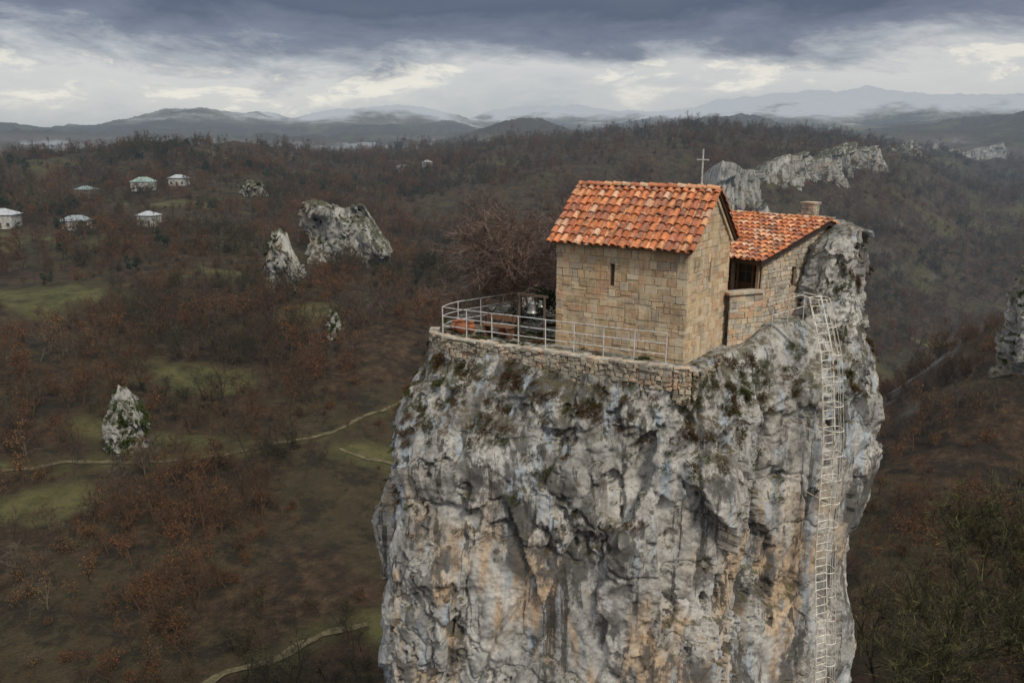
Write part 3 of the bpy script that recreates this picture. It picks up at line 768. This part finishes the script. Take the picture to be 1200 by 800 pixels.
mb.build('bell_and_frame', [M_wood, M_bronze], bell)
for (x, y, s) in ((-1.9,29.35,1.),(-1.55,29.5,.8),(-.35,28.9,.7),(-2.15,29.7,.8)):
    mb = MB(); lathe(mb, V2(x,y,0), [(.0,.5*s),(.13*s,.5*s),(.17*s,.52*s),(.13*s,.44*s),(.24*s,.3*s),(.22*s,.15*s),(.12*s,0)], 14, (.32,.12,.06), 0)
    mb.build('clay_jar', [M_plain])
mb = MB(); bo = V2(-1.15, 29.0)
mb.box(bo+V2(0,0,.4), dx*1.3, V2(.2,.28), V2(0,0,.05), (.2,.11,.06))
mb.box(bo+V2(.2,.28,.6), dx*1.3, V2(.03,.04), V2(0,0,.2), (.2,.11,.06))
for s in (.08, 1.15):
    mb.box(bo+dx*s, dx*.07, V2(.2,.28), V2(0,0,.395), (.15,.08,.05)); mb.box(bo+dx*s+V2(.2,.28,0), dx*.06, V2(.03,.04), V2(0,0,.8), (.15,.08,.05))
mb.build('wooden_bench', [M_wood])

# ------------------------------------------------------------ vegetation
def gen_tree(seed, h, r, depth, kids, twn, twl, tww, leaf=0, ls=.1, spread=.9, stems=1, up=.25, lenf=.62, mi_leaf=1, trunk=.55):
    rg = random.Random(seed); mb = MB()
    def rv():
        a = rg.uniform(0, 2*math.pi); z = rg.uniform(-1, 1); q = math.sqrt(1-z*z); return Vector((q*math.cos(a), q*math.sin(a), z))
    def br(p, d, l, rad, lev):
        pts = [p]; q = d.copy(); n = 4 if lev < depth else 3
        for i in range(n):
            q = (q+rv()*.22+Vector((0,0,up*.25))).normalized(); pts.append(pts[-1]+q*l/n)
        mb.tube(pts, [rad*(1-.55*i/n) for i in range(n+1)], 5 if lev == 0 else 3, mi=0, cap=False)
        if lev < depth:
            for k in range(kids+(rg.random() < .5)):
                t = rg.uniform(.3, 1.0) if lev else rg.uniform(.28, 1.0)
                s = t*n; i = min(int(s), n-1); pp = pts[i].lerp(pts[i+1], s-i)
                dd = (q*.55+rv()*spread+Vector((0,0,up))).normalized()
                br(pp, dd, l*lenf*rg.uniform(.75, 1.15), rad*(1-.5*t)*.55, lev+1)
        if lev >= depth-1:
            for k in range(twn if lev == depth else twn//2):
                s = rg.uniform(.15, 1)*n; i = min(int(s), n-1); pp = pts[i].lerp(pts[i+1], s-i)
                dd = (q*.7+rv()*.9+Vector((0,0,up))).normalized(); ll = twl*rg.uniform(.5, 1.3); sd = dd.cross(rv()).normalized()*tww
                md = pp+dd*ll*.55+rv()*ll*.1
                mb.face([pp-sd, pp+sd, md+sd*.7, md-sd*.7]); mb.face([md-sd*.7, md+sd*.7, md+(dd+rv()*.35)*ll*.5])
            for k in range(leaf):
                s = rg.uniform(0, 1)*n; i = min(int(s), n-1); pp = pts[i].lerp(pts[i+1], s-i)+rv()*twl*rg.uniform(.2, .9)
                a = rv()*ls*rg.uniform(.6, 1.3); b = a.cross(rv()).normalized()*ls*.7
                mb.face([pp-a, pp+b, pp+a, pp-b], (1,1,1), mi_leaf)
    for s in range(stems):
        d = Vector((rg.uniform(-.5,.5), rg.uniform(-.5,.5), 1)).normalized() if stems > 1 else Vector((rg.uniform(-.08,.08), rg.uniform(-.08,.08), 1))
        br(Vector((rg.uniform(-.15,.15)*(stems > 1), rg.uniform(-.15,.15)*(stems > 1), -.3)), d.normalized(), h*trunk*(1 if stems == 1 else rg.uniform(.7,1)), r, 0)
    return mb
def gen_bush(seed, w, h, n, ls):
    rg = random.Random(seed); mb = MB()
    lobes = [(rg.uniform(-.6,.6)*w, rg.uniform(-.6,.6)*w, rg.uniform(.25,.8)*h, rg.uniform(.25,.5)*w) for _ in range(9)]
    mb.tube([(0,0,-.3),(0,0,h*.7)], [.08*w, .02*w], 5)
    for k in range(n):
        lx, ly, lz, lr = rg.choice(lobes)
        a = rg.uniform(0, 2*math.pi); z = rg.uniform(-1, 1); q = math.sqrt(1-z*z); rr_ = lr*rg.random()**.4
        p = Vector((lx+q*math.cos(a)*rr_, ly+q*math.sin(a)*rr_, max(.05, lz+z*rr_)))
        A_ = Vector((rg.gauss(0,1), rg.gauss(0,1), rg.gauss(0,.6))).normalized()*ls*rg.uniform(.5,1.3); B_ = A_.cross(Vector((rg.gauss(0,1), rg.gauss(0,1), rg.gauss(0,1)))).normalized()*ls*.6
        mb.face([p-A_, p+B_, p+A_, p-B_], (1,1,1), 1)
    return mb
def src_coll(name, mbs, mats):
    c = bpy.data.collections.new(name)
    for i, m in enumerate(mbs):
        o = bpy.data.objects.new('%s_src_%02d' % (name, i), m.mesh(name, mats)); c.objects.link(o)
    return c
def scatter(name, P, rot, scl, idx, coll):
    P = np.asarray(P, np.float32); me = bpy.data.meshes.new(name)
    me.vertices.add(len(P)); me.vertices.foreach_set('co', P.ravel())
    a = me.attributes.new('rot', 'FLOAT_VECTOR', 'POINT'); a.data.foreach_set('vector', np.asarray(rot, np.float32).ravel())
    a = me.attributes.new('scl', 'FLOAT', 'POINT'); a.data.foreach_set('value', np.asarray(scl, np.float32))
    a = me.attributes.new('idx', 'INT', 'POINT'); a.data.foreach_set('value', np.asarray(idx, np.int32))
    ob = bpy.data.objects.new(name, me); SC.collection.objects.link(ob)
    g = bpy.data.node_groups.new(name+'_gn', 'GeometryNodeTree')
    g.interface.new_socket('Geometry', in_out='INPUT', socket_type='NodeSocketGeometry'); g.interface.new_socket('Geometry', in_out='OUTPUT', socket_type='NodeSocketGeometry')
    N = g.nodes; i = N.new('NodeGroupInput'); o = N.new('NodeGroupOutput'); ci = N.new('GeometryNodeCollectionInfo'); io = N.new('GeometryNodeInstanceOnPoints')
    ci.inputs['Collection'].default_value = coll; ci.inputs['Separate Children'].default_value = True; ci.inputs['Reset Children'].default_value = True
    def na(nm, ty):
        n = N.new('GeometryNodeInputNamedAttribute'); n.data_type = ty; n.inputs['Name'].default_value = nm; return n.outputs['Attribute']
    g.links.new(i.outputs[0], io.inputs['Points']); g.links.new(ci.outputs[0], io.inputs['Instance'])
    io.inputs['Pick Instance'].default_value = True
    g.links.new(na('idx', 'INT'), io.inputs['Instance Index']); g.links.new(na('rot', 'FLOAT_VECTOR'), io.inputs['Rotation']); g.links.new(na('scl', 'FLOAT'), io.inputs['Scale'])
    g.links.new(io.outputs[0], o.inputs[0])
    md = ob.modifiers.new('scatter', 'NODES'); md.node_group = g
    return ob
NB = 7
trees = [gen_tree(100+i, 6.5, .11, 2, 4, 10, .8, .022, leaf=0) for i in range(3)]
trees += [gen_tree(110+i, 6, .10, 2, 4, 8, .7, .022, leaf=6, ls=.12) for i in range(2)]
trees += [gen_tree(120+i, 4, .05, 1, 6, 11, .7, .017, leaf=6, ls=.10, stems=5) for i in range(2)]
C_near = src_coll('bare_trees', trees, [M_twig, M_dead])
C_ever = src_coll('evergreens', [gen_bush(200+i, 2.2, 6, 600, .26) for i in range(3)], [M_twig, M_everg])
PX, PY, PS, PI = [], [], [], []
for r0_, r1_, dens, sc_ in ((36,130,1/4.4,.8),(130,260,1/8.,.95),(260,450,1/16.,1.15),(450,750,1/30.,1.45),(750,1400,1/90.,2.1)):
    ar = .5*1.60*(r1_**2-r0_**2); n = int(ar*dens)
    r_ = np.sqrt(NR.uniform(r0_**2, r1_**2, n)); a_ = NR.uniform(-.80, .80, n); x = r_*np.sin(a_); y = r_*np.cos(a_)
    g = grassiness(x, y); dn = fbm(x/22, y/22, 31, 3)
    keep = (g < NR.uniform(.15, .8, n)) & (dn > NR.uniform(-.5, 0, n)) & (road_dist(x, y) > 1.6) & (np.hypot(x-5, y-32.5) > 14.5)
    x, y, dn = x[keep], y[keep], dn[keep]
    PX.append(x); PY.append(y); PS.append(sc_*NR.uniform(.5, 1.3, len(x))*(1+dn*.8)); PI.append(NR.choice(NB, len(x), p=[.17,.17,.17,.13,.12,.12,.12]))
x, y, s, ix = map(np.concatenate, (PX, PY, PS, PI))
rot = np.stack([NR.uniform(-.08,.08,len(x)), NR.uniform(-.08,.08,len(x)), NR.uniform(0,6.28,len(x))], -1)
scatter('bare_forest', np.stack([x, y, height(x, y)], -1), rot, s, ix, C_near)
print('trees', len(x))
n = 1100
x = np.concatenate([NR.uniform(-330,-60,n), NR.uniform(-280,-130,600), NR.uniform(-250,250,90)]); y = np.concatenate([NR.uniform(440,600,n), NR.uniform(290,420,600), NR.uniform(180,400,90)])
k = (fbm(x/40, y/40, 50, 3) > .02); x, y = x[k], y[k]
scatter('evergreen_trees', np.stack([x, y, height(x, y)], -1), np.stack([x*0, x*0, NR.uniform(0,6.28,len(x))], -1), NR.uniform(.4,1.25,len(x)), NR.randint(0,3,len(x)), C_ever)
def place(mb, name, mats, loc, s=1, rz=0):
    o = mb.build(name, mats); o.location = loc; o.scale = (s,)*3; o.rotation_euler[2] = rz; return o
place(gen_tree(301, 7.4, .14, 3, 6, 20, .5, .011, spread=1.25, up=.16, lenf=.8, trunk=.37), 'bare_tree', [M_bark3, M_dead], (.3,31.2,-.05))
place(gen_tree(302, 6.6, .12, 3, 6, 18, .5, .011, spread=1.25, up=.10, lenf=.8, trunk=.35), 'bare_tree', [M_bark3, M_dead], (-1.2,31.4,-.05))
place(gen_bush(303, .8, 1.9, 2600, .05), 'evergreen_bush', [M_bark3, M_everg], (1.25,29.35,0))
place(gen_bush(304, .5, 1.0, 1200, .04), 'evergreen_bush', [M_bark3, M_everg], (.2,30.2,0))
for sd, x, y, hh in ((401,31,57,25),(402,27,64,19),(403,39,64,23),(404,46,59,20)):
    place(gen_tree(sd, hh, .40, 3, 6, 16, 1.3, .022, spread=.85, up=.32, lenf=.62, trunk=.55), 'tall_bare_tree', [M_bark2, M_dead], (x,y,float(height(x,y))))
tufts = []
for i in range(4):
    rg = random.Random(500+i); mb = MB()
    for k in range(150):
        a = rg.uniform(0, 6.28); q = rg.random()**.6; p = Vector((math.cos(a)*q*.22, math.sin(a)*q*.22, rg.uniform(0,.08)))
        d = Vector((math.cos(a)*q, math.sin(a)*q, rg.uniform(.1,.8))).normalized()*rg.uniform(.04,.13); sd_ = d.cross(Vector((rg.gauss(0,1), rg.gauss(0,1), rg.gauss(0,1)))).normalized()*.011
        mb.face([p-sd_, p+sd_, p+d+sd_*.3, p+d-sd_*.3])
    tufts.append(mb)
C_tuft = src_coll('plant_tufts', tufts, [M_tuft])
def surf_pts(V, n, wfn):
    nz_, na_ = V.shape[:2]; i = NR.randint(1, nz_-1, n); j = NR.randint(1, na_-1, n)
    p = V[i, j]; nrm = np.cross(V[i, j+1]-V[i, j-1], V[i-1, j]-V[i+1, j]); nrm /= np.linalg.norm(nrm, axis=1)[:, None]+1e-9
    k = NR.rand(n) < wfn(p, nrm); return p[k], nrm[k]
def wf(p, nr):
    z = p[:, 2]; cl_ = fbm(p[:,0]*1.6, p[:,1]*1.6, z*1.9+60, 4, .6)
    band = np.exp(-((z+1.5-.25*(p[:,0]>7))/.9)**2)
    return np.clip(sst(.03, .3, cl_)*band*.8+np.clip(nr[:,2], 0, 1)*.5*sst(-9, -2, z)*sst(.0, .2, cl_), 0, 1)
p1, n1 = surf_pts(PV, 26000, wf)
p2_, n2_ = surf_pts(SV, 2500, lambda p, n: sst(.1, .35, fbm(p[:,0], p[:,1], p[:,2], 3))*.22)
pp = np.concatenate([p1, p2_]); nn_ = np.concatenate([n1, n2_])
nn_ = nn_+np.array([0,0,.9]); nn_ /= np.linalg.norm(nn_, axis=1)[:, None]
rot = np.array([Vector(v).to_track_quat('Z', 'Y').to_euler()[:] for v in nn_])
scatter('ledge_plants', pp-nn_*.03, rot, NR.uniform(.35,1.05,len(pp)), NR.randint(0,4,len(pp)), C_tuft)
x = NR.uniform(-2.8, 6, 900); y = NR.uniform(24.5, 34, 900); k = (y > 27.6-.53*x+.15) & (fbm(x*1.2, y*1.2, 4, 3) > .05) & (y < 33)
scatter('terrace_grass', np.stack([x[k], y[k], pcap(x[k], y[k])], -1), np.stack([0*x[k]]*3, -1), NR.uniform(.3,.8,k.sum()), NR.randint(0,4,k.sum()), C_tuft)

# ------------------------------------------------------------ rocks / cliffs
def outcrop(name, x, y, w, dpt, h, seed, ivy=0, lean=0):
    z0 = float(height(x, y))-3
    n = 9; rg = random.Random(seed); lv = []
    for t, f in ((0,1.12),(.3,1.06),(.6,1.0),(.85,.9),(1.,.74)):
        lv.append((z0+(h+3)*t, [(x+lean*t*w+math.cos(a)*w/2*f*rg.uniform(.85,1.12), y+math.sin(a)*dpt/2*f*rg.uniform(.85,1.12)) for a in np.linspace(0, 2*math.pi, n+1)[:-1]-math.pi/2]))
    lv = lv[::-1]
    def df(X, Y, Z, s):
        k = 6./w; wv = fbm(X*k, Y*k, Z*k, 2)*.3
        return (fbm(X*k*.5, Y*k*.5, Z*k*.4+seed, 3)*.26+facet((X*k+wv)*.8+seed, (Y*k+wv)*.8, (Z*k+wv)*.35)*.13+facet((X*k+wv)*2, (Y*k+wv)*2+seed, (Z*k+wv)*1.)*.05+fbm(X*k*3, Y*k*3, Z*k*2, 3, .6)*.05-.08)*w*.7
    zt = lambda X, Y: z0+3+h*(1+.4*fbm((X-x)/w*3, (Y-y)/w*3, seed, 3)-.25*((X-x)/(w*.5))**2*.6-.2*(X-x)/(w*.5))
    e = empty(name)
    o, V = loft('rock', lv, [14]*n, np.linspace(z0+3+h, z0, 90), df, zt, zt, [M_rockfar], e, nr=12)
    return V
ivp = []
for a in (('rock_outcrop',-53,246,26,12,16,1,.25,0),('rock_outcrop',-59,205,9,8,13,2,.8,.1),('rock_outcrop',-60,117,6.0,6,7,3,.7,0),('rock_outcrop',-38,166,3.2,4,4.5,4,.1,0),
          ('rock_outcrop',93,138,10,10,17,5,.2,0),('rock_outcrop',-125,392,12,9,5,6,.4,0)):
    V = outcrop(*a)
    p, n_ = surf_pts(V, int(1600), lambda p, n, a=a: (sst(.0,.25, fbm(p[:,0]*.25, p[:,1]*.25, p[:,2]*.2+a[6], 2))*(n[:,0]*.5+.5)*a[7]+np.clip(n[:,2],0,1)*.2)*min(1., a[3]/7.))
    if len(p): ivp.append(p)
ivp = np.concatenate(ivp)
C_ivy = src_coll('ivy', [gen_bush(600+i, .7, .9, 120, .14) for i in range(2)], [M_twig, mat('ivy_leaves', barkfn([(0, (.03,.04,.014)), (1, (.07,.09,.026))]), .8)])
scatter('ivy', ivp-np.array([0,0,.3]), np.stack([NR.uniform(0,6.28,len(ivp))*0, ivp[:,0]*0, NR.uniform(0,6.28,len(ivp))], -1), NR.uniform(.5,1.2,len(ivp)), NR.randint(0,2,len(ivp)), C_ivy)

def cliff(path, seed, thick=14):
    P = []; n = 70
    for a, b in zip(path[:-1], path[1:]):
        for i in range(n): P.append([a[k]+(b[k]-a[k])*i/n for k in range(4)])
    P = np.array(P); m = len(P); nv = 46
    T = np.gradient(P[:, :2], axis=0); T /= np.linalg.norm(T, axis=1)[:, None]; N = np.stack([T[:,1], -T[:,0]], -1)
    for _ in range(25): N[1:-1] = (N[:-2]+N[1:-1]+N[2:])/3
    v = np.linspace(0, 1, nv)
    end = sst(0, 1, np.minimum(1, np.minimum(np.arange(m), np.arange(m)[::-1])/22.))
    hh = P[:,2]-P[:,3]
    top = P[:,3]+hh*(.1+.9*end)*(.92+fbm(P[:,0]/34, P[:,1]/34, seed, 3)*.3+fbm(P[:,0]/7, P[:,1]/7, seed, 2)*.05)
    X = np.zeros((nv+6, m)); Y = X.copy(); Z = X.copy()
    for j in range(nv):
        z = top*(1-v[j])+P[:,3]*v[j]
        sc = 1/18.
        d = fbm(P[:,0]*sc, P[:,1]*sc, z*sc*.3+seed, 3)*12+facet(P[:,0]*sc*1.6, P[:,1]*sc*1.6, z*sc*.8+seed)*4+facet(P[:,0]*sc*4, P[:,1]*sc*4, z*sc*2.2+seed)*1.3+v[j]**2*9
        X[j+6] = P[:,0]+N[:,0]*d; Y[j+6] = P[:,1]+N[:,1]*d; Z[j+6] = z
    for j in range(6):
        X[j] = X[6]-N[:,0]*thick*(6-j)/3; Y[j] = Y[6]-N[:,1]*thick*(6-j)/3; Z[j] = Z[6]-(6-j)**1.3*1.0
    me = grid_mesh('cliff', X, Y, Z, [M_rockfar]); o = bpy.data.objects.new('cliff', me); SC.collection.objects.link(o)
cliff([(138,560,-2,-44),(158,565,-1,-46),(184,580,-2,-46)], 1)
cliff([(186,600,1,-36),(215,620,2,-34),(245,645,3,-30),(285,670,2,-28)], 2)
cliff([(290,700,3,-28),(330,770,5,-26),(380,830,2,-34)], 3)
cliff([(520,1180,6,-36),(600,1220,10,-34),(700,1280,2,-40),(800,1300,4,-40)], 4)
cliff([(330,960,6,-24),(410,1040,8,-22)], 5)
cliff([(410,900,0,-48),(470,960,4,-52),(520,1060,2,-52)], 6)

# ------------------------------------------------------------ village
def vhouse(x, y, w, d, h, rz, roof, wall, name='village_house'):
    e = empty(name); z = float(height(x, y))-.4; e.location = (x, y, z); e.rotation_euler[2] = rz
    mb = MB(); mb.box((-w/2,-d/2,0), (w,0,0), (0,d,0), (0,0,h), wall); mb.build('walls', [M_render], e)
    mb = MB(); o = .5; a = (-w/2-o,-d/2-o,h+.003); b = (w/2+o,-d/2-o,h+.003); c = (w/2+o,d/2+o,h+.003); dd = (-w/2-o,d/2+o,h+.003); r = h+d*.27
    r1 = (-w/2+d*.45,0,r); r2 = (w/2-d*.45,0,r)
    for f in ((a,b,r2,r1),(c,dd,r1,r2),(b,c,r2),(dd,a,r1),(dd,c,b,a)): mb.face(f, roof)
    mb.build('hipped_roof', [M_render], e)
    mb = MB(); nwin = max(2, int(w/2.4))
    for fl in range(max(1, int(h/2.8))):
        for i in range(nwin):
            cx = -w/2+w*(i+.5)/nwin
            if fl == 0 and i == nwin//2: mb.box((cx-.5,-d/2-.05,.3), (1,0,0), (0,.04,0), (0,0,min(2.0, h-.4)), (.12,.07,.05))
            else:
                mb.box((cx-.5,-d/2-.05,1+fl*2.8), (1,0,0), (0,.04,0), (0,0,min(1.2, h-1.1)), (.04,.045,.05)); mb.box((cx-.6,-d/2-.09,.9+fl*2.8), (1.2,0,0), (0,.035,0), (0,0,.1), (.6,.6,.58))
    mb.build('windows_and_door', [M_render], e)
W_, G_, S_ = (.46,.44,.40), (.26,.29,.31), (.42,.44,.45)
for q in ((-186,292,11,8,5,.1,S_,W_),(-163,300,10,7,4,.5,G_,W_),(-147,325,7,6,4.5,-.2,S_,W_),(-178,392,11,8,4.5,.3,(.26,.34,.30),W_),(-200,380,8,6,4,-.3,(.22,.28,.28),(.3,.28,.25)),
          (-165,402,8,6,4,0,S_,W_),(-205,300,9,7,4,0,(.20,.20,.20),(.34,.32,.28)),
          (-82,612,9,6,3.5,.3,(.36,.38,.39),W_),(-66,636,8,6,3.5,.1,S_,W_)):
    vhouse(*q)

# ------------------------------------------------------------ world
w = bpy.data.worlds.new('World'); SC.world = w; w.use_nodes = True
w.cycles.sampling_method = 'NONE'
t = NT(w.node_tree); t.n.clear()
out = t.add('ShaderNodeOutputWorld'); bg = t.add('ShaderNodeBackground')
SUN_EL, SUN_AZ = math.radians(46), math.radians(148)
sky = t.add('ShaderNodeTexSky', sky_type='NISHITA'); sky.sun_disc = False; sky.sun_elevation = SUN_EL; sky.sun_rotation = SUN_AZ
tc = t.add('ShaderNodeTexCoord').outputs['Generated']; z = t.sep(tc)[2]
n1 = t.noise(t.map(tc, (1,1,4.)), 2.6, 6, .6, .3); n2 = t.noise(t.map(tc, (1,1,3.0)), 8.5, 7, .66, .35)
e = t.math('ADD', z, t.math('MULTIPLY', t.math('SUBTRACT', n1, .5), .15)); e = t.math('ADD', e, t.math('MULTIPLY', t.math('SUBTRACT', n2, .5), .075))
k = t.math('DIVIDE', e, .5)
c = t.ramp(k, [(0., (.42,.46,.50)), (.05, (.49,.52,.55)), (.10, (.60,.61,.62)), (.15, (.68,.675,.67)), (.185, (.42,.44,.48)), (.22, (.20,.22,.29)), (.30, (.09,.105,.165)), (.5, (.16,.18,.23)), (.75, (.6,.63,.66)), (1., (1.,1.02,1.05))])  # top stops, above the view, brightened to light the scene
glow = t.math('MULTIPLY', t.rng(n2, .50, .60), t.math('MULTIPLY', t.rng(e, .05, .072), t.rng(e, .105, .085)))
c = t.mix(t.math('MULTIPLY', glow, .8), c, (.95,.90,.79))
ns = t.mix(1., sky.outputs[0], (.10,.10,.10), 'MULTIPLY')
c = t.mix(.12, c, ns)
t.put(bg.inputs['Color'], c); bg.inputs['Strength'].default_value = .95
t.l.new(bg.outputs[0], out.inputs[0])
sl = bpy.data.lights.new('sun', 'SUN'); sl.energy = 2.25; sl.angle = math.radians(10); sl.color = (1., .92, .80)
so = bpy.data.objects.new('sun', sl); SC.collection.objects.link(so)
d = Vector((math.sin(SUN_AZ)*math.cos(SUN_EL), math.cos(SUN_AZ)*math.cos(SUN_EL), math.sin(SUN_EL)))
so.rotation_euler = d.to_track_quat('Z', 'Y').to_euler()
# ------------------------------------------------------------ camera
cd = bpy.data.cameras.new('camera'); co = bpy.data.objects.new('camera', cd); SC.collection.objects.link(co)
cd.lens = 28; cd.sensor_width = 36; cd.clip_end = 30000; cd.clip_start = .1
co.location = (0,0,CAMZ); co.rotation_euler = (math.radians(90-14), 0, 0)
SC.camera = co
SC.view_settings.view_transform = 'Standard'; SC.view_settings.look = 'None'; SC.view_settings.exposure = 0
